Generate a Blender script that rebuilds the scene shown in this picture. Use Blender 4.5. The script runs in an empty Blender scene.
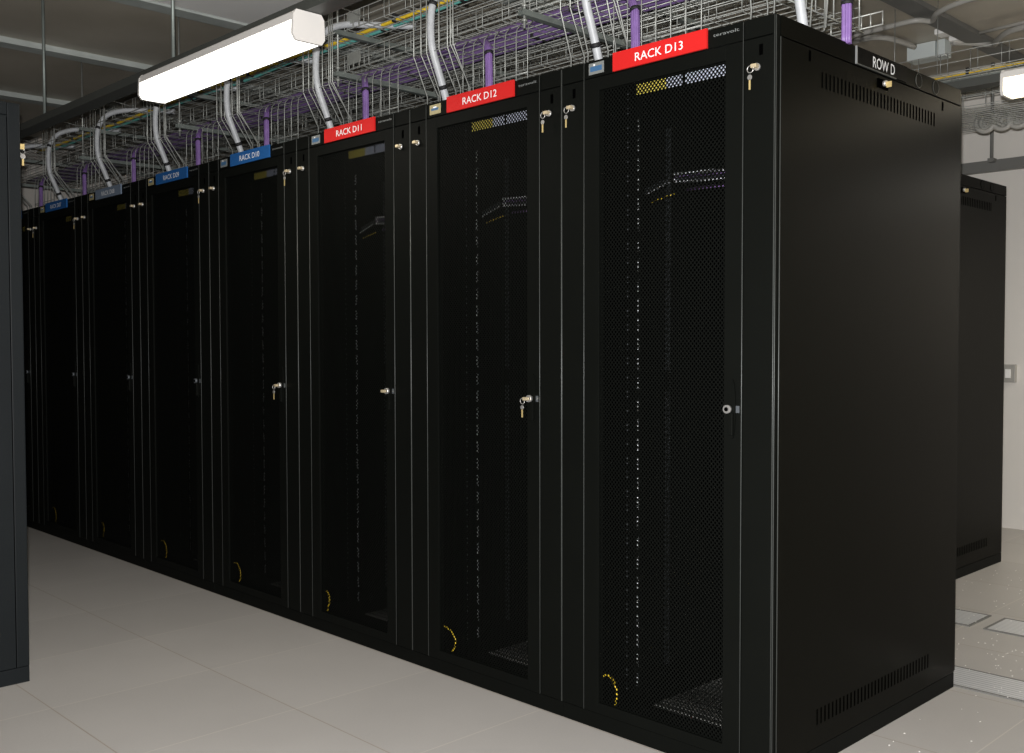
import bpy, bmesh, math, random
from mathutils import Vector, Matrix
random.seed(7)
S = bpy.context.scene
COL = S.collection
S.view_settings.view_transform = 'Standard'
S.view_settings.look = 'None'

# ------------------------------------------------------------------ materials
def _nt(name):
    m = bpy.data.materials.new(name); m.use_nodes = True
    nt = m.node_tree
    return m, nt, nt.nodes['Principled BSDF']

def mat(name, col, rough=0.5, metal=0.0, bump=0.0, bscale=300, emit=None, estr=0, var=0.0, vscale=6, spec=0.5):
    m, nt, b = _nt(name)
    b.inputs['Base Color'].default_value = (*col, 1)
    b.inputs['Roughness'].default_value = rough
    b.inputs['Metallic'].default_value = metal
    b.inputs['Specular IOR Level'].default_value = spec
    tc = nt.nodes.new('ShaderNodeTexCoord')
    n = nt.nodes.new('ShaderNodeTexNoise'); n.inputs['Scale'].default_value = vscale
    n.inputs['Detail'].default_value = 4
    nt.links.new(tc.outputs['Object'], n.inputs['Vector'])
    mx = nt.nodes.new('ShaderNodeMix'); mx.data_type = 'RGBA'; mx.blend_type = 'MULTIPLY'
    v = var
    ramp = nt.nodes.new('ShaderNodeMapRange')
    ramp.inputs['From Min'].default_value = .3; ramp.inputs['From Max'].default_value = .7
    ramp.inputs['To Min'].default_value = 1 - v; ramp.inputs['To Max'].default_value = 1
    nt.links.new(n.outputs['Fac'], ramp.inputs['Value'])
    mx.inputs[0].default_value = 1
    mx.inputs[6].default_value = (*col, 1)
    nt.links.new(ramp.outputs['Result'], mx.inputs[7])
    nt.links.new(mx.outputs[2], b.inputs['Base Color'])
    if bump:
        n2 = nt.nodes.new('ShaderNodeTexNoise'); n2.inputs['Scale'].default_value = bscale
        nt.links.new(tc.outputs['Object'], n2.inputs['Vector'])
        bp = nt.nodes.new('ShaderNodeBump'); bp.inputs['Strength'].default_value = bump
        bp.inputs['Distance'].default_value = .001
        nt.links.new(n2.outputs['Fac'], bp.inputs['Height']); nt.links.new(bp.outputs['Normal'], b.inputs['Normal'])
    if emit:
        b.inputs['Emission Color'].default_value = (*emit, 1); b.inputs['Emission Strength'].default_value = estr
    return m

M = {}
M['black'] = mat('black powder coat', (.0036, .0041, .0034), .55, spec=.05, bump=.15, bscale=700, var=.1)
M['blackin'] = mat('black inner steel', (.002, .0023, .002), .6, spec=.1)
M['edge'] = mat('painted edge highlight', (.05, .055, .052), .4, .1)  # lighter tone stands in for light caught along the edges
M['trim'] = mat('bright trim', (.35, .36, .36), .3, .5)
M['charcoal'] = mat('charcoal powder coat', (.0095, .0115, .0125), .5, spec=.12, bump=.15, bscale=600, var=.1)
M['dark'] = mat('dark slot', (.0006, .0006, .0006), .9, spec=.0)
M['slot'] = mat('punched slot', (.0022, .0022, .0018), .8, spec=.0)
M['panel'] = mat('black side panel', (.0040, .0039, .0028), .34, spec=.022, bump=.1, bscale=700, var=.1)
M['chrome'] = mat('chrome', (.55, .54, .52), .32, .75)
M['keybow'] = mat('key bow', (.66, .55, .36), .35, .5)
M['brass'] = mat('brass', (.70, .54, .24), .4, .5)
M['zinc'] = mat('galvanised wire', (.36, .37, .345), .42, .45, var=.3, vscale=20)
M['zincd'] = mat('galvanised strut', (.24, .27, .25), .5, .5, var=.3, vscale=12)
M['white'] = mat('white plastic', (.72, .72, .70), .4)
M['diffw'] = mat('warm lit diffuser', (.9, .88, .8), .4, emit=(1, .84, .55), estr=3.0)
M['lampbody'] = mat('lamp body', (.62, .60, .57), .35)
M['diff'] = mat('lit diffuser', (.9, .9, .88), .4, emit=(1, .97, .90), estr=3.0)
M['cable'] = mat('grey white cable', (.43, .445, .46), .45, var=.15, vscale=40)
M['purple'] = mat('purple cable', (.22, .125, .35), .45, var=.25, vscale=30)
M['yellow'] = mat('yellow cable', (.75, .52, .03), .45)
M['teal'] = mat('teal cable', (.12, .40, .36), .45)
M['tie'] = mat('black tie', (.006, .006, .007), .7)
M['red'] = mat('red sign', (.52, .016, .015), .55, spec=.12)
M['blue'] = mat('blue sign', (.016, .09, .27), .5, spec=.15)
M['bluesheen'] = mat('blue sign painted sheen', (.15, .19, .25), .5, spec=.15)  # blue sign with the lamp's grey reflection put into its colour
M['letter'] = mat('white lettering', (.75, .75, .75), .6, spec=.1)
M['plate'] = mat('black sign', (.0022, .0022, .0022), .5, spec=.05)
M['stick'] = mat('sticker border', (.17, .18, .175), .5)
M['stickb'] = mat('sticker blue', (.04, .11, .22), .5)
M['sticky'] = mat('sticker yellow', (.34, .29, .15), .5)
M['plglow'] = mat('pale strip', (.70, .74, .86), .4, emit=(.75, .8, 1), estr=.10)  # weak emission paints brightness onto a strip that is no lamp
M['ylglow'] = mat('yellow strip', (.80, .68, .12), .4, emit=(1, .8, .15), estr=.07)  # same added glow for the yellow part of the label strip
M['mark'] = mat('rail marks', (.85, .88, .92), .5)
M['markd'] = mat('dim rail marks', (.06, .065, .07), .5)
M['railg'] = mat('grey rail', (.10, .11, .12), .45, .4)
M['basep'] = mat('pale base plate', (.42, .42, .40), .5)
M['wall'] = mat('painted wall', (.74, .71, .66), .8, var=.05, vscale=1)
M['walld'] = mat('plain wall', (.5, .47, .43), .8, var=.05, vscale=1)
M['wallg'] = mat('grey trunking', (.16, .16, .15), .5)
M['ceilbeam'] = mat('ceiling beam', (.52, .56, .53), .5, .1, var=.25, vscale=5)
M['beamdk'] = mat('dark channel', (.045, .048, .043), .5)
M['conduit'] = mat('grey conduit', (.36, .35, .32), .5)
M['box'] = mat('grey box', (.62, .67, .66), .45)
M['pale'] = mat('pale fitting', (.88, .87, .84), .5)
M['speck'] = mat('bright fleck', (.9, .88, .84), .35)

def ceiling_mat():
    m, nt, b = _nt('ceiling panels')
    tc = nt.nodes.new('ShaderNodeTexCoord')
    n = nt.nodes.new('ShaderNodeTexNoise'); n.inputs['Scale'].default_value = 1.3; n.inputs['Detail'].default_value = 5
    nt.links.new(tc.outputs['Object'], n.inputs['Vector'])
    r = nt.nodes.new('ShaderNodeValToRGB')
    r.color_ramp.elements[0].position = .3; r.color_ramp.elements[0].color = (.36, .325, .26, 1)
    r.color_ramp.elements[1].position = .7; r.color_ramp.elements[1].color = (.50, .46, .385, 1)
    nt.links.new(n.outputs['Fac'], r.inputs['Fac']); nt.links.new(r.outputs['Color'], b.inputs['Base Color'])
    b.inputs['Roughness'].default_value = .42; b.inputs['Metallic'].default_value = .0
    return m
M['ceil'] = ceiling_mat()

def floor_mat():
    m, nt, b = _nt('floor tiles')
    N = nt.nodes.new; L = nt.links.new
    tc = N('ShaderNodeTexCoord'); sep = N('ShaderNodeSeparateXYZ'); L(tc.outputs['Object'], sep.inputs[0])
    def mth(op, a, bb=None, c=None):
        n = N('ShaderNodeMath'); n.operation = op
        for i, x in enumerate((a, bb, c)):
            if x is None: continue
            if isinstance(x, (int, float)): n.inputs[i].default_value = x
            else: L(x, n.inputs[i])
        return n.outputs[0]
    def seam(o, off, w):
        f = mth('FRACT', mth('DIVIDE', mth('ADD', o, off), .6))
        d = mth('ABSOLUTE', mth('SUBTRACT', f, .5))          # .5 at seam
        return mth('GREATER_THAN', d, .5 - w / .6)
    sx = seam(sep.outputs['X'], 60.3, .0022); sy = seam(sep.outputs['Y'], 60.0, .0022)
    # tile random
    fx = mth('FLOOR', mth('DIVIDE', mth('ADD', sep.outputs['X'], 60.3), .6)); fy = mth('FLOOR', mth('DIVIDE', mth('ADD', sep.outputs['Y'], 60.0), .6))
    cmb = N('ShaderNodeCombineXYZ'); L(fx, cmb.inputs[0]); L(fy, cmb.inputs[1])
    wn = N('ShaderNodeTexWhiteNoise'); wn.noise_dimensions = '2D'; L(cmb.outputs[0], wn.inputs['Vector'])
    nz = N('ShaderNodeTexNoise'); nz.inputs['Scale'].default_value = 2.2; nz.inputs['Detail'].default_value = 6; L(tc.outputs['Object'], nz.inputs['Vector'])
    nf = N('ShaderNodeTexNoise'); nf.inputs['Scale'].default_value = 160; L(tc.outputs['Object'], nf.inputs['Vector'])
    v = mth('ADD', mth('MULTIPLY', wn.outputs['Value'], .07), mth('MULTIPLY', nz.outputs['Fac'], .16))
    v = mth('ADD', v, mth('MULTIPLY', nf.outputs['Fac'], .10)); v = mth('ADD', v, .80)
    mx = N('ShaderNodeMix'); mx.data_type = 'RGBA'; mx.blend_type = 'MULTIPLY'; mx.inputs[0].default_value = 1
    mx.inputs[6].default_value = (.45, .43, .405, 1); L(v, mx.inputs[7])
    m1 = N('ShaderNodeMix'); m1.data_type = 'RGBA'; L(mth('MULTIPLY', sx, .55), m1.inputs[0]); L(mx.outputs[2], m1.inputs[6]); m1.inputs[7].default_value = (.60, .56, .49, 1)
    m2 = N('ShaderNodeMix'); m2.data_type = 'RGBA'; L(mth('MULTIPLY', sy, .6), m2.inputs[0]); L(m1.outputs[2], m2.inputs[6]); m2.inputs[7].default_value = (.26, .20, .14, 1)
    L(m2.outputs[2], b.inputs['Base Color'])
    b.inputs['Roughness'].default_value = .42; b.inputs['Specular IOR Level'].default_value = .35
    bp = N('ShaderNodeBump'); bp.inputs['Strength'].default_value = .08; bp.inputs['Distance'].default_value = .001
    L(nf.outputs['Fac'], bp.inputs['Height']); L(bp.outputs['Normal'], b.inputs['Normal'])
    return m
M['floor'] = floor_mat()

def grille_mat():
    m, nt, b = _nt('grille slats')
    N = nt.nodes.new; L = nt.links.new
    tc = N('ShaderNodeTexCoord'); w = N('ShaderNodeTexWave'); w.bands_direction = 'Y'
    w.inputs['Scale'].default_value = 14; w.inputs['Distortion'].default_value = .6; L(tc.outputs['Object'], w.inputs['Vector'])
    r = N('ShaderNodeValToRGB'); r.color_ramp.elements[0].color = (.52, .53, .54, 1); r.color_ramp.elements[1].color = (.75, .76, .77, 1)
    r.color_ramp.elements[0].position = .2; r.color_ramp.elements[1].position = .6
    L(w.outputs['Fac'], r.inputs['Fac']); L(r.outputs['Color'], b.inputs['Base Color'])
    b.inputs['Roughness'].default_value = .35; b.inputs['Metallic'].default_value = .3
    return m
M['grille'] = grille_mat()

def perf_mat():
    m, nt, b = _nt('perforated black steel')
    N = nt.nodes.new; L = nt.links.new
    b.inputs['Base Color'].default_value = (.0024, .0028, .0023, 1); b.inputs['Roughness'].default_value = .6; b.inputs['Specular IOR Level'].default_value = .06
    tc = N('ShaderNodeTexCoord'); sep = N('ShaderNodeSeparateXYZ'); L(tc.outputs['Object'], sep.inputs[0])
    def mth(op, a, bb=None):
        n = N('ShaderNodeMath'); n.operation = op
        for i, x in enumerate((a, bb)):
            if x is None: continue
            if isinstance(x, (int, float)): n.inputs[i].default_value = x
            else: L(x, n.inputs[i])
        return n.outputs[0]
    A, B, R = .0138, .0150, .0041
    def dist(off):
        fx = mth('MULTIPLY', mth('SUBTRACT', mth('FRACT', mth('ADD', mth('DIVIDE', sep.outputs['X'], A), 50 + off)), .5), A)
        fz = mth('MULTIPLY', mth('SUBTRACT', mth('FRACT', mth('ADD', mth('DIVIDE', sep.outputs['Z'], B), 50 + off)), .5), B)
        return mth('SQRT', mth('ADD', mth('MULTIPLY', fx, fx), mth('MULTIPLY', fz, fz)))
    d = mth('MINIMUM', dist(0), dist(.5))
    hole = mth('LESS_THAN', d, R)
    tr = N('ShaderNodeBsdfTransparent'); mix = N('ShaderNodeMixShader')
    L(hole, mix.inputs[0]); L(b.outputs[0], mix.inputs[1]); L(tr.outputs[0], mix.inputs[2])
    L(mix.outputs[0], nt.nodes['Material Output'].inputs['Surface'])
    return m
M['perf'] = perf_mat()

# ------------------------------------------------------------------ geometry helper
class MB:
    def __init__(s): s.bm = bmesh.new(); s.mats = []
    def mi(s, m):
        m = M[m] if isinstance(m, str) else m
        if m not in s.mats: s.mats.append(m)
        return s.mats.index(m)
    def box(s, x0, x1, y0, y1, z0, z1, m='black', bev=0):
        i = s.mi(m)
        r = bmesh.ops.create_cube(s.bm, size=1)
        vs = r['verts']
        for v in vs:
            v.co.x = x0 + (v.co.x + .5) * (x1 - x0); v.co.y = y0 + (v.co.y + .5) * (y1 - y0); v.co.z = z0 + (v.co.z + .5) * (z1 - z0)
        fs = set(f for v in vs for f in v.link_faces)
        if bev:
            es = set(e for f in fs for e in f.edges)
            rr = bmesh.ops.bevel(s.bm, geom=list(es), offset=bev, segments=2, affect='EDGES', profile=.6)
            fs = set(rr['faces']) | set(f for f in fs if f.is_valid)
        for f in fs:
            f.material_index = i
        return s
    def tube(s, pts, r, m='zinc', n=6, cap=True, smooth=True):
        i = s.mi(m); pts = [Vector(p) for p in pts]; rings = []
        up = None
        for k, p in enumerate(pts):
            if k == 0: d = pts[1] - p
            elif k == len(pts) - 1: d = p - pts[k - 1]
            else: d = (pts[k + 1] - p).normalized() + (p - pts[k - 1]).normalized()
            d.normalize()
            if up is None:
                up = Vector((0, 0, 1)) if abs(d.z) < .9 else Vector((1, 0, 0))
            a = d.cross(up)
            if a.length < 1e-4: up = Vector((0, 1, 0)); a = d.cross(up)
            a.normalize(); b = d.cross(a).normalized(); up = -b if False else (a.cross(d))
            rr = r[k] if isinstance(r, (list, tuple)) else r
            rings.append([s.bm.verts.new(p + a * math.cos(2 * math.pi * j / n) * rr + b * math.sin(2 * math.pi * j / n) * rr) for j in range(n)])
        for k in range(len(rings) - 1):
            for j in range(n):
                f = s.bm.faces.new((rings[k][j], rings[k][(j + 1) % n], rings[k + 1][(j + 1) % n], rings[k + 1][j]))
                f.material_index = i; f.smooth = smooth
        if cap:
            for rg in (rings[0], rings[-1]):
                f = s.bm.faces.new(rg); f.material_index = i
        return s
    def prism(s, prof, axis, a0, a1, m, smooth=False):
        """profile list of 2D points extruded along axis ('x': (y,z); 'y': (x,z); 'z': (x,y))"""
        i = s.mi(m)
        def P(p, a): return {'x': (a, p[0], p[1]), 'y': (p[0], a, p[1]), 'z': (p[0], p[1], a)}[axis]
        r0 = [s.bm.verts.new(P(p, a0)) for p in prof]; r1 = [s.bm.verts.new(P(p, a1)) for p in prof]
        n = len(prof)
        for j in range(n):
            f = s.bm.faces.new((r0[j], r0[(j + 1) % n], r1[(j + 1) % n], r1[j])); f.material_index = i; f.smooth = smooth
        for r in (r0, r1):
            f = s.bm.faces.new(r); f.material_index = i
        return s
    def disc(s, c, r, axis, h, m, n=20):
        c = Vector(c); d = {'x': Vector((1, 0, 0)), 'y': Vector((0, 1, 0)), 'z': Vector((0, 0, 1))}[axis]
        return s.tube([c, c + d * h], r, m, n=n)
    def ring(s, c, R, r, axis='y', m='chrome', n=14, a0=0, a1=2 * math.pi):
        pts = []
        for k in range(n + 1):
            a = a0 + (a1 - a0) * k / n
            u, v = R * math.cos(a), R * math.sin(a)
            pts.append({'y': (c[0] + u, c[1], c[2] + v), 'x': (c[0], c[1] + u, c[2] + v), 'z': (c[0] + u, c[1] + v, c[2])}[axis])
        return s.tube(pts, r, m, n=6)
    def build(s, name, parent=None):
        bmesh.ops.recalc_face_normals(s.bm, faces=s.bm.faces[:])
        me = bpy.data.meshes.new(name); s.bm.to_mesh(me); s.bm.free()
        for m in s.mats: me.materials.append(m)
        o = bpy.data.objects.new(name, me); COL.objects.link(o)
        if parent: o.parent = parent
        return o

def thing(name, label, cat, loc=(0, 0, 0), group=None):
    o = bpy.data.objects.new(name, None); COL.objects.link(o); o.location = loc
    o.empty_display_size = .05
    o['label'] = label; o['category'] = cat
    if group: o['group'] = group
    return o
def tag(o, label, cat, group=None):
    o['label'] = label; o['category'] = cat
    if group: o['group'] = group
    return o
def struct(o): o['kind'] = 'structure'; return o
def copy_tree(o, parent=None):
    c = o.copy(); COL.objects.link(c); c.parent = parent
    for ch in list(o.children): copy_tree(ch, c)
    return c

def text_obj(name, txt, height, width, mtl, parent, rot='front', center=(0, 0, 0), depth=.0006):
    """text fitted to height/width, as a mesh; rot front = faces -Y, end = faces +X"""
    cu = bpy.data.curves.new('t', 'FONT'); cu.body = txt; cu.size = 1; cu.extrude = 0.0; cu.offset = .002
    cu.align_x = 'CENTER'; cu.resolution_u = 3
    tmp = bpy.data.objects.new('t', cu); COL.objects.link(tmp)
    dg = bpy.context.evaluated_depsgraph_get()
    me = bpy.data.meshes.new_from_object(tmp.evaluated_get(dg))
    bpy.data.objects.remove(tmp); bpy.data.curves.remove(cu)
    xs = [v.co.x for v in me.vertices]; ys = [v.co.y for v in me.vertices]
    x0, x1, y0, y1 = min(xs), max(xs), min(ys), max(ys)
    for v in me.vertices:
        a = (v.co.x - (x0 + x1) / 2) / (x1 - x0) * width; b = (v.co.y - (y0 + y1) / 2) / (y1 - y0) * height
        if rot == 'front': v.co = (center[0] + a, center[1], center[2] + b)
        else: v.co = (center[0], center[1] + a, center[2] + b)
    me.materials.clear(); me.materials.append(M[mtl])
    for p in me.polygons: p.material_index = 0
    o = bpy.data.objects.new(name, me); COL.objects.link(o); o.parent = parent
    return o

# ------------------------------------------------------------------ racks
H = 2.168; D = 1.245; HB = 2.112
def add_key(mb, x, y, z, axis=-1, hang=True):
    """a key in the barrel with its twin hanging from a ring; face at y (front faces -Y)"""
    mb.box(x - .009, x + .009, y - .026, y - .010, z - .0055, z + .0055, 'keybow', .002)
    if hang:
        mb.ring((x - .010, y - .024, z - .008), .010, .0013, 'y', 'chrome', 12)
        mb.disc((x - .012, y - .024, z - .030), .0075, 'y', .002, 'chrome', 14)
        mb.box(x - .0145, x - .0095, y - .024, y - .022, z - .064, z - .036, 'brass')

def lock_and_key(parent, x, z, hang=True, y=-.001):
    mb = MB(); mb.disc((x, y, z), .010, 'y', -.009, 'chrome', 16)
    mb.disc((x, y, z), .0145, 'y', -.003, 'black', 16)
    lo = mb.build('lock', parent)
    kb = MB(); add_key(kb, x, y, z, hang=hang); kb.build('key', lo)
    return lo

def rail_part(parent, x, y, flip=1, z0=.07, z1=2.08, marks=True, m='blackin'):
    mb = MB()
    mb.box(x - .016, x + .016, y, y + .002, z0, z1, m)
    mb.box(x - .016 if flip < 0 else x + .014, x - .014 if flip < 0 else x + .016, y, y + .045, z0, z1, m)
    if marks:
        z = z0 + .03; k = 0
        while z < z1 - .05:
            for j in range(4):
                mb.box(x - .0036, x + .0036, y - .0012, y, z + j * .0115, z + j * .0115 + .0085, 'mark')
            z += .0667; k += 1
        z = z0 + .03
        while z < z1:
            mb.box(x - .0030, x + .0015, y - .058, y - .056, z, z + .009, 'markd')
            z += .0222
    return mb.build('mounting_rail', parent)

def make_rack_core(root, seed=0):
    # frame
    mb = MB()
    for x in (-.797, -.037):
        for y in (.012, D - .04):
            mb.box(x, x + .034, y, y + .035, .05, HB, 'blackin')
    mb.box(-.799, -.001, .03, D - .002, HB, H - .004, 'black')       # roof
    mb.box(-.799, -.001, .03, D - .002, .03, .052, 'blackin')       # base
    mb.build('frame', root)
    mb = MB(); mb.box(-.799, -.001, .004, D - .004, 0, .052, 'black', .002); mb.build('plinth', root)
    # header
    mb = MB()
    mb.box(-.6985, -.1015, 0, .03, HB + .003, H, 'black', .0015)
    mb.box(-.799, -.7015, 0, .03, HB + .003, H, 'black', .0015)
    mb.box(-.0985, -.001, 0, .03, HB + .003, H, 'black', .0015)
    mb.build('header', root)
    # door
    do = MB()
    z0, z1 = .056, HB - .001
    do.box(-.6985, -.636, -.004, .022, z0, z1, 'black', .002)
    do.box(-.160, -.1015, -.004, .022, z0, z1, 'black', .002)
    do.box(-.637, -.159, -.004, .022, z0, z0 + .035, 'black', .002)
    do.box(-.637, -.159, -.004, .022, z1 - .042, z1, 'black', .002)
    door = do.build('door', root)
    eb = MB()
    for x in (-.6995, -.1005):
        eb.tube([(x, -.0035, z0), (x, -.0035, H - .004)], .0013, 'edge', 5)  # thin bead drawn as the highlight on the door edge
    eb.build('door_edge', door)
    mp = MB(); mp.box(-.636, -.160, .004, .0068, z0 + .03, z1 - .04, 'perf')
    # single sheet
    mp.build('perforated_sheet', door)
    return door

def make_cover(root, x0, x1, lockx, hang, z=2.030):
    mb = MB(); mb.box(x0 + .0015, x1 - .0015, -.002, .024, .056, HB - .001, 'black', .002)
    mb.box((x0 + x1) / 2 - .006 + .006, (x0 + x1) / 2 + .006 + .006, -.0026, -.002, 2.062, 2.092, 'dark')
    c = mb.build('side_cover', root)
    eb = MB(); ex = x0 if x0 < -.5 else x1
    eb.tube([(ex + (.0012 if ex == x0 else -.0012), -.0018, .056), (ex + (.0012 if ex == x0 else -.0012), -.0018, H - .004)], .0013, 'edge', 5)  # bead painted as the cover's edge highlight
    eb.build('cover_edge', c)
    if lockx is not None: lock_and_key(c, lockx, z, hang)
    return c

def make_handle(door, style):
    mb = MB(); x, z = -.128, 1.072
    mb.prism([(x + .012 * math.cos(a) * .9, z + .085 * math.sin(a) if abs(math.sin(a)) > .3 else z + .085 * math.sin(a)) for a in [2 * math.pi * k / 24 for k in range(24)]], 'y', -.004, -.009, 'black') 
    mb.box(x - .008, x + .008, -.020, -.008, z - .075, z - .01, 'black', .003)
    h = mb.build('handle', door)
    lb = MB(); lb.disc((x - .012, -.008, z), .012, 'y', -.012, 'railg' if style == 'dim' else 'chrome', 18); lb.disc((x - .012, -.020, z), .006, 'y', -.003, 'dark', 12)
    lb.box(x + .010, x + .022, -.006, -.0045, z - .010, z + .010, 'railg')
    lo = lb.build('lock', h)
    if style == 'hang':
        kb = MB(); add_key(kb, x - .014, -.012, z, hang=True); kb.build('key', lo)
    elif style == 'key':
        kb = MB(); add_key(kb, x - .014, -.012, z, hang=False); kb.build('key', lo)
    return h

def earth_strap(door, v):
    mb = MB(); 
    shapes = [
        [(-.66, .165), (-.645, .18), (-.622, .183), (-.600, .165), (-.590, .13), (-.597, .095), (-.612, .068), (-.63, .075), (-.655, .09)],
        [(-.67, .178), (-.64, .182), (-.60, .165), (-.585, .135), (-.600, .10), (-.625, .068)],
        [(-.66, .180), (-.64, .178), (-.625, .15), (-.635, .115), (-.645, .08), (-.625, .055), (-.59, .06)],
        [(-.66, .18), (-.63, .185), (-.60, .16), (-.595, .12), (-.61, .09)],
    ]
    pts = shapes[v]
    # smooth
    P = []
    for k in range(len(pts) - 1):
        for t in (0, .25, .5, .75):
            p0 = pts[max(k - 1, 0)]; p1 = pts[k]; p2 = pts[k + 1]; p3 = pts[min(k + 2, len(pts) - 1)]
            P.append(tuple(.5 * ((2 * p1[i]) + (-p0[i] + p2[i]) * t + (2 * p0[i] - 5 * p1[i] + 4 * p2[i] - p3[i]) * t * t + (-p0[i] + 3 * p1[i] - 3 * p2[i] + p3[i]) * t ** 3) for i in (0, 1)))
    P.append(pts[-1])
    mb.tube([(a, .035, b - .01) for a, b in P], .0034, 'yellow', 6)
    o = mb.build('earth_strap', door)
    o['label'] = 'yellow earth strap looping behind the door'
    return o

GLYPH = ['', '', '']
def make_sign(root, text, colour, group):
    mb = MB(); mb.box(-.576, -.222, -.0075, -.0005, HB + .004, H + .005, colour)
    s = mb.build('sign_plate', root)
    s['label'] = {'red': 'red sign', 'blue': 'blue sign', 'bluesheen': 'blue sign with painted grey sheen'}[colour] + ' reading ' + text
    t = text_obj('lettering', text, .0255, .180, 'letter', s, 'front', (-.396, -.0082, 2.143))
    t['label'] = 'white lettering ' + text
    return s

def make_sticker(root, kind):
    mb = MB(); mb.box(-.681, -.618, -.0012, .0005, 2.124, 2.160, 'stick' if kind == 'b' else 'sticky')
    if kind == 'b':
        mb.box(-.675, -.626, -.0016, -.0010, 2.133, 2.149, 'stickb'); mb.box(-.661, -.655, -.0018, -.001, 2.150, 2.156, 'letter')
    else:
        mb.box(-.672, -.630, -.0016, -.0010, 2.138, 2.147, 'stickb'); mb.box(-.660, -.642, -.0018, -.001, 2.147, 2.152, 'mark')
    mb.build('sticker', root)

def make_interior(root, full=True):
    # depth strip further back, base plate, label strip under roof with a glow put into it
    mb = MB()
    mb.box(-.6425, -.6225, .355, .359, .14, 2.0, 'railg')
    z = .16
    while z < 1.98:
        mb.box(-.636, -.629, .353, .355, z, z + .010, 'blackin'); z += .0222
    mb.box(-.6425, -.6225, .352, .356, 1.10, 1.16, 'blackin')
    mb.build('depth_rail', root)
    mb = MB(); mb.box(-.545, -.17, .17, 1.05, .060, .066, 'basep')
    for k in range(26): mb.box(-.545, -.17, .185 + k * .033, .190 + k * .033, .066, .0665, 'blackin')
    mb.box(-.60, -.17, .06, .135, .058, .062, 'blackin')
    mb.build('base_plate', root)
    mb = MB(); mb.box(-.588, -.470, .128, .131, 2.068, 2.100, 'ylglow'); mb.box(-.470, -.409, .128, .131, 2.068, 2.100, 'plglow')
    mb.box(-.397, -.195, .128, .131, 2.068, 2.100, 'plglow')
    mb.build('top_label_strip', root)

COLS = ['red', 'red', 'red', 'blue', 'blue', 'bluesheen', 'blue', 'blue']
WHERE = ['black rack at the near end of the row, with the bare side panel',
         'black rack under the red RACK D12 sign',
         'black rack under the red RACK D11 sign',
         'black rack under the blue RACK D10 sign',
         'black rack under the blue RACK D09 sign',
         'black rack under the blue RACK D08 sign with painted grey sheen',
         'black rack under the small blue RACK D07 sign',
         'black rack farthest down the row, partly hidden behind the grey cabinet']
STYLE = ['plain', 'hang', 'key', 'hang', 'dim', 'dim', 'dim', 'dim']
core = None
RACKX = []
def rack(k):
    global core
    num = 13 - k
    if core is None:
        r = thing('server_rack', WHERE[0], 'server rack', (0, 0, 0), 'black racks along row D')
        make_rack_core(r)
        rail_part(r, -.6325, .195, 1); rail_part(r, -.1675, .195, -1)
        rail_part(r, -.6325, 1.0, 1, marks=False); rail_part(r, -.1675, 1.0, -1, marks=False)
        make_interior(r)
        # rear door
        mb = MB(); mb.box(-.797, -.003, D - .002, D + .018, .056, HB - .001, 'black', .002); mb.build('rear_door', r)
        core = r
    if k == 0: r = core
    else: r = copy_tree(corecopy[0])
    r.location = (-.8 * k, 0, 0); r['label'] = WHERE[k]
    return r
corecopy = []
r0 = rack(0)
proto = copy_tree(r0)     # clean prototype
corecopy.append(proto)
racks = [r0] + [rack(k) for k in range(1, 8)]
# remove the prototype
def kill(o):
    for c in list(o.children): kill(c)
    bpy.data.objects.remove(o)
kill(proto)
for k, r in enumerate(racks):
    door = [c for c in r.children if c.name.split('.')[0] == 'door'][0]
    num = 13 - k
    make_sign(r, 'RACK D%02d' % num, COLS[k], None)
    make_sticker(r, 'b' if k in (0, 2, 3) else 'y')
    text_obj('maker_mark', 'teravolt', .009, .088, 'stick', r, 'front', (-.160, -.0012, 2.149))
    make_cover(r, -.1, 0, -.054, k in (0, 1, 3, 4, 6))
    make_cover(r, -.8, -.7, -.748, k in (0,) or k == 6)
    make_handle(door, STYLE[k])
    earth_strap(door, [0, 1, 2, 3, 3, 2, 3, 3][k])
    if k > 0:
        mb = MB(); mb.box(-.004, -.002, .05, D - .05, .06, HB - .01, 'blackin'); mb.build('side_panel', r)
mb = MB(); mb.box(-.798, -.796, .05, D - .05, .06, HB - .01, 'blackin'); mb.build('side_panel', racks[-1])

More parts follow.
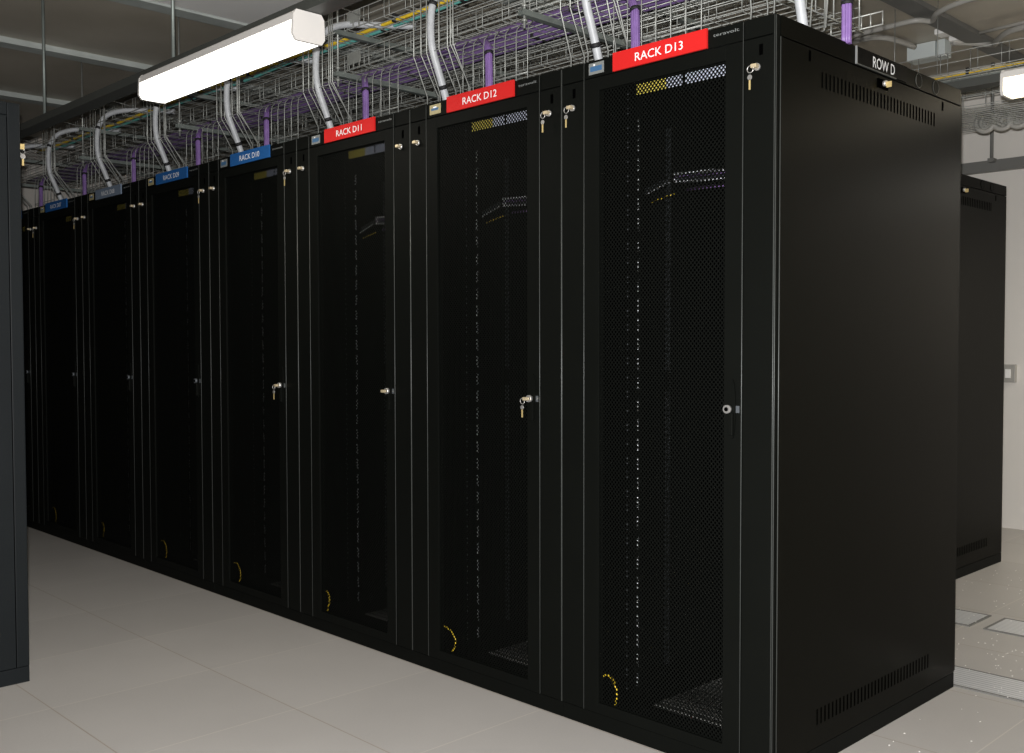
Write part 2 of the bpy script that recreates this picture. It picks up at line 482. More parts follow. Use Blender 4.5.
# near-end rack: finished side with post strip, vents, lock, row plate
def end_side(r, x=0.0, sgn=1, plate=False, light=False, mm='black'):
    """outer side panel with slots on the plane x (local), facing +X"""
    mb = MB()
    mb.box(x - .012, x + .0005, .002, .022, .0, H, mm, .003)                    # front corner post
    mb.build('corner_post', r)
    mb = MB()
    mb.box(x - .010, x + .0025, .0235, D - .003, .056, HB - .004, 'panel' if mm == 'black' else mm, .0015)
    for zz, z1 in ((2.006, 2.052), (.122, .170)):
        n = 34
        for j in range(n):
            y = .252 + j * (.765 / (n - 1))
            mb.box(x + .002, x + .0029, y - .0045, y + .0045, zz, z1, 'slot')
    for y in (.180, 1.085):
        mb.box(x + .002, x + .0031, y - .006, y + .006, 2.070, 2.100, 'dark')
    p = mb.build('side_panel', r)
    eb = MB(); eb.tube([(x + .001, .0025, .0), (x + .001, .0025, H - .003)], .0014, 'edge', 5)  # lighter beads put in as highlights on post and panel edge
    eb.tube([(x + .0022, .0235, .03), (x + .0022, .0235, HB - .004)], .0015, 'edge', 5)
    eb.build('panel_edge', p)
    lb = MB(); lb.box(x + .002, x + .006, .595, .665, 2.068, 2.096, 'dark', .001)
    lb.disc((x + .004, .632, 2.084), .009, 'x', .012, 'chrome', 14)
    lo = lb.build('lock', p)
    kb = MB(); kb.box(x + .016, x + .032, .6305, .6335, 2.070, 2.088, 'brass'); kb.build('key', lo)
    mb = MB(); mb.box(x - .012, x + .002, .03, D - .002, HB, H, 'panel', .0015)
    for y in (.893, 1.027):
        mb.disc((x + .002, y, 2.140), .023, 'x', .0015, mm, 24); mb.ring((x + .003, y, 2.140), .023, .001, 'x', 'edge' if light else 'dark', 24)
    mb.build('top_rail', r)
    mb = MB(); mb.box(x - .01, x + .001, .004, D - .002, .0, .053, mm); mb.build('side_plinth', r)
    if plate:
        mb = MB(); mb.box(x + .002, x + .006, .455, .80, HB + .004, H - .001, 'plate')
        mb.box(x + .002, x + .0075, .451, .4555, HB + .002, H, 'trim')
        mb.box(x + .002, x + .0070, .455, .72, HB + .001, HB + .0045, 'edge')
        s = mb.build('row_plate', r); s['label'] = 'black plate reading ROW D'
        t = text_obj('lettering', 'ROW D', .034, .150, 'letter', s, 'end', (x + .0068, .632, 2.139)); t['label'] = 'white lettering ROW D'
end_side(racks[0], plate=True, light=True)

# patch panels with their purple cords, high inside the three nearest racks
for k, nm in ((0, 'near end rack with the side panel'), (1, 'rack under the red D12 sign'), (2, 'rack under the red D11 sign')):
    t = thing('patch_panel', 'grey patch panel with purple cords inside the ' + nm, 'patch panel', (-.8 * k, 0, 0), 'patch panels inside the racks')
    mb = MB()
    def strip(x0, x1, y, za, zb, m, th=.003):
        f = lambda x: (x + .49) * -.055
        mb.prism([(x0, za + f(x0)), (x1, za + f(x1)), (x1, zb + f(x1)), (x0, zb + f(x0))], 'y', y, y + th, m)
    strip(-.495, -.185, .204, 1.779, 1.815, 'railg'); strip(-.495, -.185, .200, 1.808, 1.814, 'mark'); strip(-.495, -.185, .200, 1.780, 1.786, 'mark')
    strip(-.493, -.478, .200, 1.786, 1.808, 'mark')
    mb.build('panel_face', t)
    mb = MB(); mb.prism([(-.612, 1.752), (-.512, 1.783), (-.512, 1.803), (-.612, 1.776)], 'y', .205, .208, 'railg')
    mb.prism([(-.612, 1.752), (-.512, 1.783), (-.512, 1.787), (-.612, 1.756)], 'y', .201, .205, 'mark')
    mb.build('side_bracket', t)
    mb = MB()
    for j in range(6):
        x = -.455 + j * .05
        mb.tube([(x - .03, .190, 1.794 - j % 2 * .003 - j * .0022), (x + .02, .186, 1.796 - j * .0022), (x + .04, .190, 1.793 - j * .0022)], .003, 'purple', 5)
    mb.tube([(-.43, .190, 1.752), (-.33, .186, 1.750), (-.19, .190, 1.744)], .005, 'purple', 6)
    mb.build('purple_cord', t)
    mb = MB(); mb.tube([(-.575, .19, 1.725), (-.53, .192, 1.735), (-.48, .194, 1.745)], .003, 'yellow', 5); mb.build('yellow_cord', t)

# ------------------------------------------------------------------ other rows
def plain_rack(x, y, label, cat, group, flip=False, mm='black', end=False, keyface=False):
    """rack with right edge at x and its aisle face; flip = front faces +Y and depth goes to -Y"""
    r = thing('server_rack', label, cat, (x, y, 0), group)
    mb = MB(); mb.box(-.797, -.012, .03, D - .004, .05, H - .004, mm, .002); mb.build('cabinet_body', r)
    mb = MB(); mb.box(-.798, -.002, .004, D - .004, 0, .053, mm, .002); mb.build('plinth', r)
    mb = MB(); mb.box(-.798, -.002, 0, .03, HB + .003, H, mm, .0015); mb.build('header', r)
    mb = MB(); mb.box(-.6985, -.1015, -.004, .029, .056, HB, mm, .002)
    d = mb.build('door', r); 
    mp = MB(); mp.box(-.636, -.160, -.0055, -.0045, .09, 2.06, 'perf'); mp.build('perforated_sheet', d)
    make_handle(d, 'plain')
    if end: end_side(r, mm=mm)
    c = make_cover(r, -.1, 0, -.054, True); c2 = make_cover(r, -.8, -.7, -.748, False)
    return r
# row C, behind row D: its rear side faces row D
for k in range(3):
    r = plain_rack(-.69 - .8 * k, 2.345, ['black rack standing in the next row behind the near end rack, against the pale wall', 'black rack in the row behind, second from its near end', 'black rack in the row behind, third from its near end'][k], 'server rack', 'black racks of the row behind', end=(k == 0))
    if k == 0:
        for cch in list(r.children):
            if cch.name.startswith('corner_post'): pass
    r.scale = (1, 1, .99)
# row E, on the left edge of the picture: fronts face row D (rotated half a turn)
for k in range(2):
    r = thing('server_rack', ['charcoal grey cabinet end at the left edge of the photo, nearest the camera', 'charcoal grey cabinet standing behind the one at the left edge'][k], 'server rack', (-2.454 - .812 * k, -1.15, 0), 'charcoal cabinets across the aisle')
    mb = MB(); mb.box(-.797, -.012, -D, -.03, .056, H - .026, 'charcoal', .002); mb.build('cabinet_body', r)
    mb = MB(); mb.box(-.795, .004, -D, .0, 0, .058, 'charcoal', .002); mb.build('plinth', r)
    mb = MB(); mb.box(-.799, -.001, -.03, 0.002, HB - .008, H - .022, 'charcoal', .002); mb.build('header', r)
    mb = MB(); mb.box(-.699, -.101, -.03, .004, .06, HB - .012, 'charcoal', .002); d = mb.build('door', r)
    mb = MB(); mb.box(-.636, -.160, .0045, .0055, .09, 2.05, 'perf'); mb.build('perforated_sheet', d)
    for a, b, lx in ((-.1, 0, -.054), (-.8, -.7, -.748)):
        mb = MB(); mb.box(a + .0015, b - .0015, -.03, .002, .06, HB - .012, 'charcoal', .002); c = mb.build('side_cover', r)
        mb = MB(); mb.disc((lx, .002, 2.00), .0125, 'y', .012, 'brass', 16); lo = mb.build('lock', c)
        mb = MB(); mb.box(lx - .0015, lx + .0015, .012, .034, 1.990, 2.010, 'brass'); mb.ring((lx, .026, 1.982), .010, .0012, 'x', 'chrome', 10)
        mb.disc((lx - .001, .028, 1.964), .010, 'x', .002, 'chrome', 12); mb.box(lx - .001, lx + .001, .0245, .0315, 1.930, 1.955, 'brass')
        mb.build('key', lo)
    if k == 0:
        mb = MB(); mb.box(-.012, .0, -.043, .001, .058, HB + .034, 'charcoal', .003); mb.build('corner_post', r)
        mb = MB(); mb.box(-.012, .003, -D + .003, -.045, .060, HB - .016, 'charcoal', .002); p = mb.build('side_panel', r)
        mb = MB(); mb.tube([(.003, -.0455, .06), (.003, -.0455, HB - .02)], .0016, 'dark', 5); mb.build('panel_edge', p)
        mb = MB(); mb.box(-.012, .002, -D, -.045, HB - .012, H - .022, 'charcoal', .002); mb.build('top_rail', r)

# ------------------------------------------------------------------ cable trays
WR = .0023
def wire_tray(name, label, x0, x1, y0, y1, z, h, step=.05, cross=.15, front=True, pairs=True):
    mb = MB()
    n = max(2, round((y1 - y0) / step))
    for j in range(n + 1):
        y = y0 + (y1 - y0) * j / n
        mb.tube([(x0, y, z), (x1, y, z)], WR, 'zinc', 4)
    for y in ((y0, y1) if front else (y1,)):
        for dz in (h * .5, h):
            mb.tube([(x0, y, z + dz), (x1, y, z + dz)], WR, 'zinc', 4)
    x = x1 - .03
    while x > x0:
        for dx in ((0, -.036) if pairs else (0,)):
            pts = [(x + dx, y0, z + h)] if front else []
            pts += [(x + dx, y0, z - .004), (x + dx, y1, z - .004), (x + dx, y1, z + h)]
            mb.tube(pts, WR, 'zinc', 4)
        x -= cross
    # end loops
    mb.tube([(x1, y0, z + h), (x1, y0, z), (x1, y1, z), (x1, y1, z + h)], WR, 'zinc', 4)
    o = mb.build(name); tag(o, label, 'cable tray', 'wire cable trays overhead')
    return o
wire_tray('cable_tray', 'lower wire tray above the rack fronts, carrying the purple cables', -7.0, -.10, .27, .72, 2.515, .075)
wire_tray('cable_tray', 'upper wire tray above the rack fronts, carrying yellow and teal cables', -7.0, -.40, .27, .72, 2.70, .075)
wire_tray('cable_tray', 'lower wire tray above the backs of the racks', -7.0, -.44, .84, 1.35, 2.515, .075)
wire_tray('cable_tray', 'upper wire tray above the backs of the racks', -7.0, -.30, .84, 1.35, 2.70, .075)
wire_tray('cable_tray', 'lower wire tray seen against the pale wall beyond the row behind', -6.0, 2.2, 2.95, 3.6, 2.49, .10)
wire_tray('cable_tray', 'upper wire tray beyond the row end with a yellow cable along it', -6.0, 2.2, 2.75, 3.35, 2.63, .10)
# little projecting end of the middle tray
mb = MB()
for z in (2.262, 2.302):
    mb.tube([(-.25, .60, z), (.018, .60, z)], .0026, 'zinc', 5); 
for x in (-.16, -.055, -.024, .016):
    mb.tube([(x, .60, 2.262), (x, .60, 2.302)], .0026, 'zinc', 5)
mb.tube([(-.25, .60, 2.262), (-.25, .60, 2.52)], .0026, 'zinc', 5)
tag(mb.build('cable_tray_end'), 'short wire ladder end sticking out above the near rack, right of the purple cables', 'cable tray')

# trapeze brackets with rods
BX = [-1.21, -2.42, -3.98, -5.36, -6.85]
BW = ['above the D12 rack', 'above the D11 rack, just right of the lamp', 'above the D09 rack', 'above the D08 rack', 'farthest down the row']
for i, x in enumerate(BX):
    t = thing('tray_bracket', 'galvanised hanging bracket carrying the wire trays ' + BW[i], 'bracket', (x, 0, 2.5), 'tray brackets over row D')
    for z in (0, .19):
        mb = MB(); mb.prism([(-.014, z - .014), (.014, z - .014), (.014, z + .008), (.010, z + .008), (.010, z - .010), (-.010, z - .010), (-.010, z + .008), (-.014, z + .008)], 'y', .215, 1.42, 'zincd')
        mb.build('strut', t)
    for y in (.235, 1.39):
        mb = MB(); mb.tube([(0, y, -.06), (0, y, .633)], .005, 'zinc', 8)
        for z in (-.035, .02, .155, .205): mb.disc((0, y, z), .012, 'z', .009, 'zinc', 6)
        mb.build('threaded_rod', t)
# trapeze for the row behind
for i, x in enumerate((-1.9, .35)):
    t = thing('tray_bracket', ['galvanised bracket under the far trays, hidden past the near rack', 'galvanised bracket under the far trays just past the row end'][i], 'bracket', (x, 2.7, 2.48), 'tray brackets over the row behind')
    mb = MB(); mb.box(-.02, .02, 0, 1.0, -.035, 0, 'zincd'); mb.build('strut', t)
    for y in (.02, .98):
        mb = MB(); mb.tube([(0, y, -.05), (0, y, .653)], .005, 'zinc', 8); mb.build('threaded_rod', t)

# slanted wire drop-outs at every rack boundary, with the white bundles
def smooth_path(pts, sub=6):
    P = []
    pts = [Vector(p) for p in pts]
    for k in range(len(pts) - 1):
        p0 = pts[max(k - 1, 0)]; p1 = pts[k]; p2 = pts[k + 1]; p3 = pts[min(k + 2, len(pts) - 1)]
        for j in range(sub):
            t = j / sub
            P.append(.5 * ((2 * p1) + (-p0 + p2) * t + (2 * p0 - 5 * p1 + 4 * p2 - p3) * t * t + (-p0 + 3 * p1 - 3 * p2 + p3) * t ** 3))
    P.append(pts[-1]); return P
def tie_on(mb, path, idx, r, h=.012, m='tie'):
    p = path[idx]; d = (path[min(idx + 1, len(path) - 1)] - path[idx - 1]).normalized()
    mb.tube([p - d * h, p + d * h], r, m, 12)

NEAR = ['above the red D13 sign', 'above the red D12 sign', 'above the red D11 sign', 'above the blue D10 sign', 'above the blue D09 sign', 'above the D08 sign with painted sheen', 'above the blue D07 sign', 'above the farthest sign, D06']
REL = [-.90, -.855, -.82, -.745, -.695, -.66, -.645]
for k in range(-1, 8):
    bx = -.8 * k
    where = NEAR[k] if k >= 0 else 'over the near corner of the row'
    off = 0 if k >= 0 else -.06
    mb = MB()
    top = 2.74
    for j, rx in enumerate(REL):
        x = bx + rx + off
        yb = .215 if j % 2 == 0 else .235
        y0 = .10 if j in (0, 1, 2, 3, 4) else .085
        zz = top + (.0 if j not in (0, 6) else -.0)
        mb.tube([(x, y0, zz), (x, y0, 2.405), (x - .055, yb, 2.275), (x - .075, yb + .02, 2.172)], .0028, 'zinc', 5)
    for z, y in ((top - .003, .10), (2.62, .10)):
        mb.tube([(bx + REL[0] + off, y, z), (bx + REL[-1] + off, y, z)], .0028, 'zinc', 4)
    mb.tube([(bx + REL[0] + off, .10, 2.405), (bx + REL[-1] + off, .10, 2.405)], .0022, 'zinc', 4)
    mb.tube([(bx + REL[0] + off, .10, top), (bx + REL[0] + off, .275, top - .02)], .0028, 'zinc', 4)
    mb.tube([(bx + REL[-1] + off, .085, top), (bx + REL[-1] + off, .275, top - .02)], .0028, 'zinc', 4)
    tag(mb.build('wire_drop_guide'), 'bent wire cable guide slanting down ' + where, 'cable guide', 'bent wire cable guides')
    # white bundle
    t = thing('white_cable_bundle', 'whitish cable bundle coming down ' + where, 'cable', (bx, 0, 0), 'white cable bundles')
    doff = -.033 if k < 0 else 0
    path = smooth_path([(a + doff, b, c) for a, b, c in [(-.58, .50, 2.718), (-.73, .36, 2.728), (-.772, .24, 2.712), (-.776, .145, 2.665), (-.784, .103, 2.59), (-.787, .094, 2.50), (-.786, .103, 2.41), (-.791, .150, 2.30), (-.80, .21, 2.160)]])
    mb = MB(); mb.tube(path, .0148, 'cable', 14)
    mb.build('cable_jacket', t)
    for idx in ((24, 43) if k >= 0 else (24,)):
        mb = MB(); tie_on(mb, path, idx, .0172, .008); 
        mb.build('cable_tie', t)

# vertical waterfall sheets from the lower tray down to the racks, purple drops through them
for k in range(0, 8):
    bx = -.8 * k; mb = MB()
    for j in range(7):
        x = bx - .83 + j * .062
        mb.tube([(x, .33, 2.50), (x, .305, 2.475), (x, .30, 2.44), (x, .30, 2.172)], .0024, 'zinc', 4)
    for z in (2.30,):
        mb.tube([(bx - .83, .30, z), (bx - .458, .30, z)], .0022, 'zinc', 4)
    tag(mb.build('wire_drop_sheet'), 'upright wire mesh sheet hanging below the trays ' + NEAR[k], 'cable guide', 'upright wire mesh sheets')
    t = thing('purple_cable_bundle', 'purple cable bundle dropping into the rack ' + NEAR[k], 'cable', (bx - .005, 0, 0), 'purple cable bundles')
    px = [-.72, -.66, -.68, -.735, -.67, -.71, -.68, -.68][k]
    path = smooth_path([(px - .44, .49, 2.53), (px - .28, .465, 2.53), (px - .14, .385, 2.51), (px - .02, .305, 2.44), (px, .293, 2.34), (px, .293, 2.166)])
    mb = MB()
    for (a, b) in ((0, 0), (.011, .004), (-.011, .003), (.005, -.011), (-.006, -.010), (.014, -.008), (-.015, -.006)):
        mb.tube([p + Vector((a * .75, b * .75, 0)) for p in path], .0058, 'purple', 7)
    mb.build('cable_jacket', t)
    for idx in ((20,) if k % 2 else (20, 27)):
        mb = MB(); tie_on(mb, path, idx, .0195, .006); mb.build('cable_tie', t)
# end of row: sheet across the width, and the big purple drop
mb = MB()
for j in range(9):
    y = .14 + j * .0545
    mb.tube([(-.12, y, 2.515), (-.07, y, 2.49), (-.05, y, 2.45), (-.05, y, 2.25)], .0025, 'zinc', 5)
mb.tube([(-.05, .12, 2.25), (-.05, .60, 2.25)], .003, 'zinc', 5); mb.tube([(-.05, .12, 2.36), (-.05, .60, 2.36)], .003, 'zinc', 5)
tag(mb.build('wire_drop_sheet'), 'wire mesh sheet hanging crosswise over the end of the row, behind the near corner', 'cable guide')
t = thing('purple_cable_bundle', 'large purple cable bundle dropping at the row end beside the ROW D plate', 'cable', (0, 0, 0), 'purple cable bundles')
path = smooth_path([(-.40, .50, 2.54), (-.2, .47, 2.54), (-.06, .44, 2.52), (-.025, .41, 2.45), (-.020, .405, 2.35), (-.020, .405, 2.164)])
mb = MB()
for (a, b) in ((0, 0), (.012, .004), (-.012, .003), (.005, -.012), (-.006, -.011), (.015, -.008), (-.010, -.014)):
    mb.tube([p + Vector((a * .7 + .018, b * .7, 0)) for p in path], .0058, 'purple', 7)
mb.build('cable_jacket', t)
mb = MB(); tie_on(mb, [p + Vector((.018, 0, 0)) for p in path], 26, .0190, .006); mb.build('cable_tie', t)

# purple trunks lying in the lower tray
def wavy(x0, x1, y, z, a=.008, ph=0, n=40):
    return [Vector((x0 + (x1 - x0) * i / n, y + a * math.sin(i * .7 + ph), z + .25 * a * math.sin(i * 1.1 + ph))) for i in range(n + 1)]
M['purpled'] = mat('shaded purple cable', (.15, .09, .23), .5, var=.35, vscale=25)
def trunk(label, y, r, m, x0, x1, z, ties=(), cat='cable', nm='purple_cable_run', strands=((0, 0), (.018, .004), (-.018, .003), (.034, -.001), (-.034, 0), (.008, .014), (-.010, .014))):
    t = thing(nm, label, cat, (0, 0, 0))
    P = wavy(x0, x1, y, z)
    mb = MB()
    for a, b in strands: mb.tube([p + Vector((0, a, b)) for p in P], r, m, 7)
    mb.build('cable_jacket', t)
    for i in ties:
        mb = MB(); p = P[i]; w = max(abs(s[0]) for s in strands) + r + .003; mb.box(p.x - .008, p.x + .008, p.y - w, p.y + w, p.z - r - .003, p.z + r + .018, 'tie', .003); mb.build('cable_tie', t)
    return t
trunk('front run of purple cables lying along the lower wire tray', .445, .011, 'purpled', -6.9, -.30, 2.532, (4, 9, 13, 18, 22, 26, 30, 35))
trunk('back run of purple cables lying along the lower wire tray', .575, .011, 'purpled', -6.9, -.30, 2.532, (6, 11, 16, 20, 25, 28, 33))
one = ((0, 0), (.008, .003))
trunk('yellow cable running along the front of the upper tray', .385, .0085, 'yellow', -6.6, -.9, 2.722, (5, 10, 14, 18, 22, 27, 31, 35), nm='yellow_cable', strands=one)
trunk('teal cable running beside the yellow one in the upper tray', .425, .0085, 'teal', -6.6, -.9, 2.720, (7, 12, 17, 21, 25, 30, 34), nm='teal_cable', strands=one)
trunk('yellow cable along the far tray beyond the row end', 2.86, .007, 'yellow', -2.5, 2.2, 2.642, (8, 16, 24), nm='yellow_cable', strands=((0, 0),))
trunk('grey cables filling the far upper tray beyond the row end', 3.0, .014, 'zincd', -2.5, 2.2, 2.650, (), nm='grey_cable_run', strands=((0, 0), (.05, 0), (.1, 0), (.15, 0), (.2, .0), (.25, 0)))
trunk('grey cables lying in the rear upper tray over the racks', 1.08, .010, 'zincd', -6.9, -.6, 2.714, (), nm='grey_cable_run')
# drooping loops of cable under the far tray
for i, x in enumerate((-.80, -.705, -.62)):
    mb = MB(); mb.ring((x, 3.56, 2.52), .052, .014, 'y', 'conduit', 18)
    mb.ring((x + .006, 3.58, 2.525), .040, .012, 'y', 'conduit', 18); mb.ring((x, 3.60, 2.52), .022, .014, 'y', 'conduit', 14)
    tag(mb.build('cable_coil'), ['coiled grey cable hanging under the far tray, nearest the black rack edge', 'coiled grey cable hanging under the far tray, middle of the three', 'coiled grey cable hanging under the far tray, rightmost of the three'][i], 'cable coil', 'cable coils under the far tray')
# small clip plates on the tray fronts
for i, (x, z) in enumerate(((-2.33, 2.560), (-2.33, 2.745), (-1.42, 2.745))):
    mb = MB(); mb.box(x - .05, x + .05, .258, .262, z - .028, z + .022, 'zinc', .001)
    for dx in (-.045, 0, .045): mb.box(x + dx - .004, x + dx + .004, .256, .258, z - .055, z - .02, 'zinc')
    tag(mb.build('tray_coupler'), ['zinc splice plate on the lower tray, right of the lamp end', 'zinc splice plate on the upper tray, right of the lamp end', 'zinc splice plate on the upper tray above the D12 rack'][i], 'bracket', 'tray splice plates')

# ------------------------------------------------------------------ lamps
def luminaire(label, x0, x1, y, zt, lbl):
    t = thing('ceiling_lamp', label, 'lamp', (0, 0, 0), 'strip lamps over the aisles')
    z0 = zt - .103
    body = [(y - .062, zt - .034), (y - .059, zt - .008), (y - .048, zt), (y + .048, zt), (y + .059, zt - .008), (y + .062, zt - .034)]
    mb = MB(); mb.prism(body, 'x', x0 + .004, x1 - .004, 'lampbody'); mb.build('lamp_body', t)
    prof = [(y - .060, zt - .035), (y - .062, z0 + .016), (y - .052, z0 + .003), (y - .03, z0), (y + .03, z0), (y + .052, z0 + .003), (y + .062, z0 + .016), (y + .060, zt - .035)]
    mb = MB(); mb.prism(prof, 'x', x0 + .006, x1 - .006, lbl or 'diff', smooth=False); mb.build('diffuser', t)
    full = [(y - .062, zt - .016), (y - .050, zt + .001), (y + .050, zt + .001), (y + .062, zt - .016), (y + .065, z0 + .020), (y + .052, z0), (y - .052, z0), (y - .065, z0 + .020)]
    for a, b in ((x0 - .006, x0 + .006), (x1 - .006, x1 + .006)):
        mb = MB(); mb.prism(full, 'x', a, b, 'lampbody'); mb.build('end_cap', t)
    return t
luminaire('glowing white strip lamp over the aisle at the upper left', -2.69, -1.50, -.525, 2.397, '')
luminaire('added strip lamp brightening the back wall, unseen outside the right edge', .50, 1.80, 4.05, 2.380, '')  # lamp added out of view to brighten the back wall
luminaire('second strip lamp, its lit end showing at the right edge', -.10, 1.20, 1.96, 2.380, 'diffw')
ZC_ = 3.133
def channel(label, x0, x1, y, z, rods, cat='channel'):
    t = thing('lighting_channel', label, cat, (0, 0, 0), 'dark lighting channels')
    mb = MB(); mb.prism([(y - .04, z), (y + .04, z), (y + .04, z + .036), (y + .034, z + .036), (y + .034, z + .008), (y - .034, z + .008), (y - .034, z + .036), (y - .04, z + .036)], 'x', x0, x1, 'beamdk'); mb.build('channel_body', t)
    for x in rods:
        mb = MB(); mb.tube([(x, y, z + .008), (x, y, ZC_)], .008, 'zincd', 8); mb.build('threaded_rod', t)
channel('long dark metal channel carrying the lamp at the upper left', -7.2, -1.15, -.50, 2.400, (-4.0, -2.55, -5.5))
channel('long dark metal channel beyond the row end carrying the right-hand lamp', -3.2, 2.0, 2.14, 2.384, (-.9, .5))

# ------------------------------------------------------------------ room
X0, X1, Y0, Y1, ZC = -8.2, 7.0, -5.5, 4.72, 3.135
def quad_box(name, *a, m='wall', n=None):
    mb = MB(); mb.box(*a, m); return struct(mb.build(name))
quad_box('floor', X0, X1, Y0, Y1, -.06, 0, m='floor')
quad_box('ceiling', X0, X1, Y0, Y1, ZC, ZC + .06, m='ceil')
quad_box('wall_back', X0, X1, Y1, Y1 + .1, 0, ZC, m='wall')
quad_box('wall_front', X0, X1, Y0 - .1, Y0, 0, ZC, m='walld')
quad_box('wall_left', X0 - .1, X0, Y0, Y1, 0, ZC, m='walld')
quad_box('wall_right', X1, X1 + .1, Y0, Y1, 0, ZC, m='walld')
for i, x in enumerate((-6.6, -5.18, -3.87, -2.45, -1.0, .45, 1.9, 3.3)):
    mb = MB(); mb.prism([(x - .060, 3.095), (x + .060, 3.095), (x + .060, 3.115), (x + .045, 3.115), (x + .045, ZC), (x - .045, ZC), (x - .045, 3.115), (x - .060, 3.115)], 'y', Y0, Y1, 'ceilbeam' if x < -2 else 'wallg')
    struct(mb.build('trim_%d' % (i + 1)))
# pale ceiling tile lit above the lamp
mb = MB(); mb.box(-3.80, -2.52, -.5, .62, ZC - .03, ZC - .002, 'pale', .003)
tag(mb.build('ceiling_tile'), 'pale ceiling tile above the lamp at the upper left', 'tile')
# floor grilles
def grille(label, x0, x1, y0, y1):
    t = thing('floor_grille', label, 'floor grille', ((x0 + x1) / 2, (y0 + y1) / 2, 0), 'slotted floor grilles behind the row')
    w, d = (x1 - x0) / 2, (y1 - y0) / 2
    mb = MB(); mb.box(-w, w, -d, d, .0, .004, 'grille'); mb.build('grille_plate', t)
    mb = MB()
    for a in ((-w - .012, w + .012, -d - .012, -d), (-w - .012, w + .012, d, d + .012), (-w - .012, -w, -d, d), (w, w + .012, -d, d)): mb.box(*a, .0, .005, 'wallg')
    mb.build('grille_frame', t)
for i, x in enumerate((-.90, -.25, .35, .95)):
    pass
grille('long slotted floor grille touching the back corner of the near rack', -.25, .62, 1.262, 1.470)
grille('slotted floor grille tight behind the racks, hidden past the corner', -1.15, -.30, 1.282, 1.470)
grille('shorter slotted floor grille in the middle of the back aisle, left piece', -.83, -.285, 2.10, 2.325)
grille('slotted floor grille in the middle of the back aisle, right piece', -.205, .34, 2.10, 2.325)
# debris flecks
mb = MB()
for _ in range(560):
    x = random.uniform(-.75, .75); y = random.uniform(.1, 3.5)
    if x < .03 and y < D + .03: continue
    if x < -.65 and y > 2.3: continue
    s = random.choice((.001, .0013, .0017, .0022)); a = random.uniform(0, 3)
    zb = .0062 if (1.25 < y < 1.49 or 2.08 < y < 2.34) else 0
    mb.box(x - s, x + s * random.uniform(.5, 1.2), y - s, y + s, zb, zb + .0015, 'speck')
o = mb.build('floor_flecks'); tag(o, 'tiny bright flecks scattered over the floor tiles beyond the row end', 'debris'); o['kind'] = 'stuff'
# wall furniture
mb = MB(); mb.box(-4.0, 3.5, Y1 - .06, Y1, 2.415, 2.49, 'wallg', .003)
tag(mb.build('wall_trunking'), 'grey horizontal trunking across the pale back wall', 'trunking')
mb = MB(); mb.tube([(-1.165, Y1 - .09, 2.49), (-1.165, Y1 - .09, 3.13)], .012, 'wallg', 8); mb.box(-1.185, -1.145, Y1 - .11, Y1 - .05, 2.47, 2.495, 'wallg')
tag(mb.build('wall_pipe'), 'dark upright pipe on the back wall rising from the trunking', 'pipe')
t = thing('wall_switch', 'small grey switch box on the back wall beside the far rack', 'switch', (-1.06, Y1, 1.05))
mb = MB(); mb.box(-.045, .045, -.035, 0, -.06, .06, 'conduit', .004); mb.build('switch_box', t)
mb = MB(); mb.box(-.018, .018, -.041, -.035, -.03, .03, 'pale', .002); mb.build('rocker', t)
# ceiling services beyond the row end
def conduit(label, pts, r, m='conduit'):
    mb = MB(); mb.tube(smooth_path(pts, 5), r, m, 8)
    tag(mb.build('conduit_pipe'), label, 'pipe', 'conduits under the ceiling')
conduit('grey conduit crossing the ceiling beam at the upper right with a double bend', [(-1.6, 3.16, 3.06), (-1.21, 3.15, 3.06), (-1.03, 3.15, 3.06), (-.97, 3.22, 3.06), (-.88, 3.10, 3.06), (-.70, 3.04, 3.07), (-.45, 3.05, 3.07), (.6, 3.05, 3.07)], .016)
conduit('grey conduit curving out of the ceiling box toward the right edge', [(-1.12, 3.86, 3.10), (-1.02, 3.98, 3.10), (-.92, 3.98, 3.07), (-.85, 3.86, 3.06), (-.70, 3.72, 3.06), (-.35, 3.70, 3.06), (.8, 3.70, 3.06)], .018)
conduit('grey conduit arching over the near rack top toward the ceiling box', [(-1.9, 3.40, 3.10), (-1.487, 3.40, 3.10), (-1.39, 3.42, 3.10), (-1.34, 3.55, 3.10), (-1.32, 3.78, 3.10)], .018)
conduit('thin straight conduit highest at the right edge', [(-.9, 3.72, 3.082), (.8, 3.55, 3.082)], .010)
t = thing('junction_box', 'pale grey box on the ceiling above the far rack', 'box', (-1.31, 3.85, 3.035))
mb = MB(); mb.box(-.09, .09, 0, .12, 0, .0985, 'box', .004); mb.build('box_body', t)
mb = MB(); mb.box(.10, .150, 0, .10, -.005, .0985, 'box', .004); mb.build('side_plate', t)
for i, (x, y) in enumerate(((-1.084, 3.672), (-1.08, 3.87))):
    mb = MB(); mb.box(x - .045, x + .045, y - .05, y + .05, 3.10, ZC - .001, 'pale', .006)
    tag(mb.build('ceiling_sensor'), ['small pale square fitting on the ceiling, the left one near the beam', 'small pale square fitting on the ceiling, the right one nearer the conduit'][i], 'ceiling fitting', 'ceiling fittings')
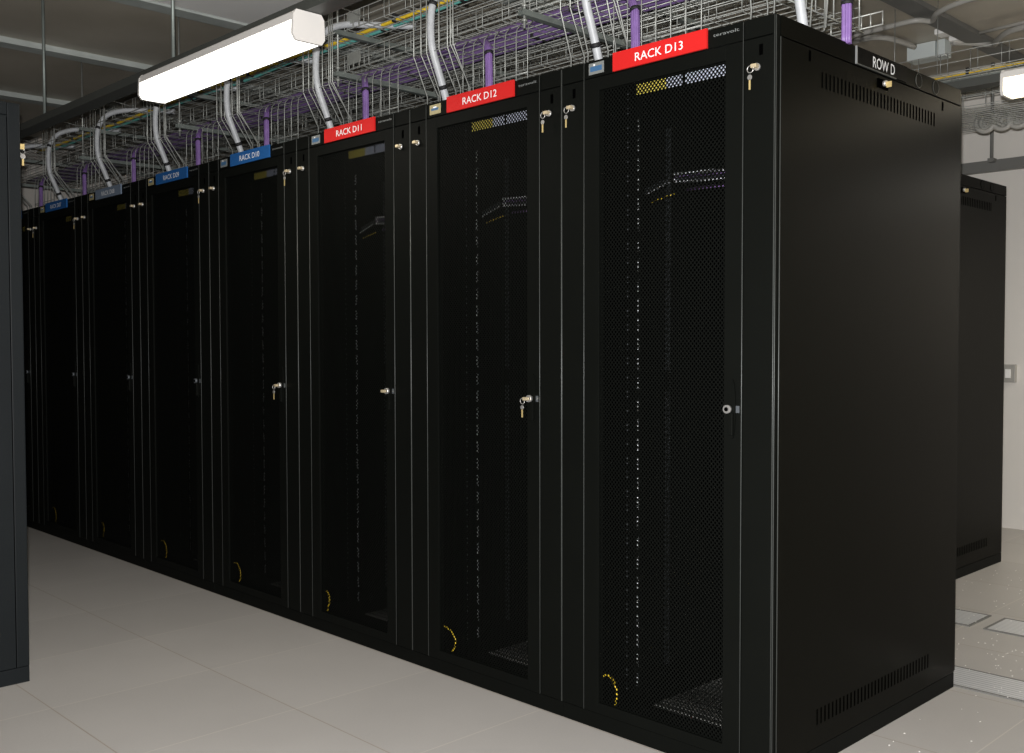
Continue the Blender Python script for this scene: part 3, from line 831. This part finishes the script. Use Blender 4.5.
# thin hanging wires beyond the end
for i, (x, y) in enumerate(((-1.125, 3.1), (-.883, 3.1))):
    mb = MB(); mb.tube([(x, y, 2.72), (x, y, ZC)], .0025, 'zinc', 5)
    tag(mb.build('hanging_wire'), ['thin steel wire hanging from the ceiling above the ROW D plate', 'thin steel wire hanging down to the far tray with the yellow cable'][i], 'wire', 'hanging wires')

# ------------------------------------------------------------------ camera & light
cam = bpy.data.cameras.new('camera'); co = bpy.data.objects.new('camera', cam); COL.objects.link(co)
cam.sensor_width = 36; cam.lens = 35.8856; cam.clip_start = .05
R = Matrix(((0.6986336768190303, -0.022386802423933587, 0.7151292307629122), (0.7154770388576766, 0.024507444728170607, -0.6982062675315559), (-0.001895384334040177, 0.9994489562904789, 0.03313896932764884)))
co.matrix_world = Matrix.Translation((1.5207800741, -2.4994860927, 1.263944056)) @ R.to_4x4()
S.camera = co

def light(name, kind, loc, energy, col, size=.1, target=None, **kw):
    l = bpy.data.lights.new(name, kind); l.energy = energy; l.color = col
    if kind == 'AREA': l.size = size
    else: l.shadow_soft_size = size
    for a, b in kw.items(): setattr(l, a, b)
    o = bpy.data.objects.new(name, l); COL.objects.link(o); o.location = loc
    if target: o.rotation_euler = (Vector(target) - Vector(loc)).to_track_quat('-Z', 'Y').to_euler()
    return o
light('camera_flash', 'SPOT', (1.515, -2.51, 1.335), 850, (1, .985, .98), .012, target=(-1.6, 1.2, 1.15), spot_size=math.radians(125), spot_blend=.7)
for nm, loc, e in (('aisle_lamp_light', (-2.15, -.525, 2.285), 7), ('far_lamp_light', (.55, 1.96, 2.27), 4), ('wall_fill_light', (1.1, 4.05, 2.27), 34)):  # the last one is the added lamp's fill on the back wall
    l = light(nm, 'AREA', loc, e, (1, .93, .80), 1.2); l.data.shape = 'RECTANGLE'; l.data.size_y = .12
    l.data.spread = math.radians(170)

w = bpy.data.worlds.new('world'); S.world = w; w.use_nodes = True
w.node_tree.nodes['Background'].inputs[0].default_value = (.9, .95, 1, 1); w.node_tree.nodes['Background'].inputs[1].default_value = .02
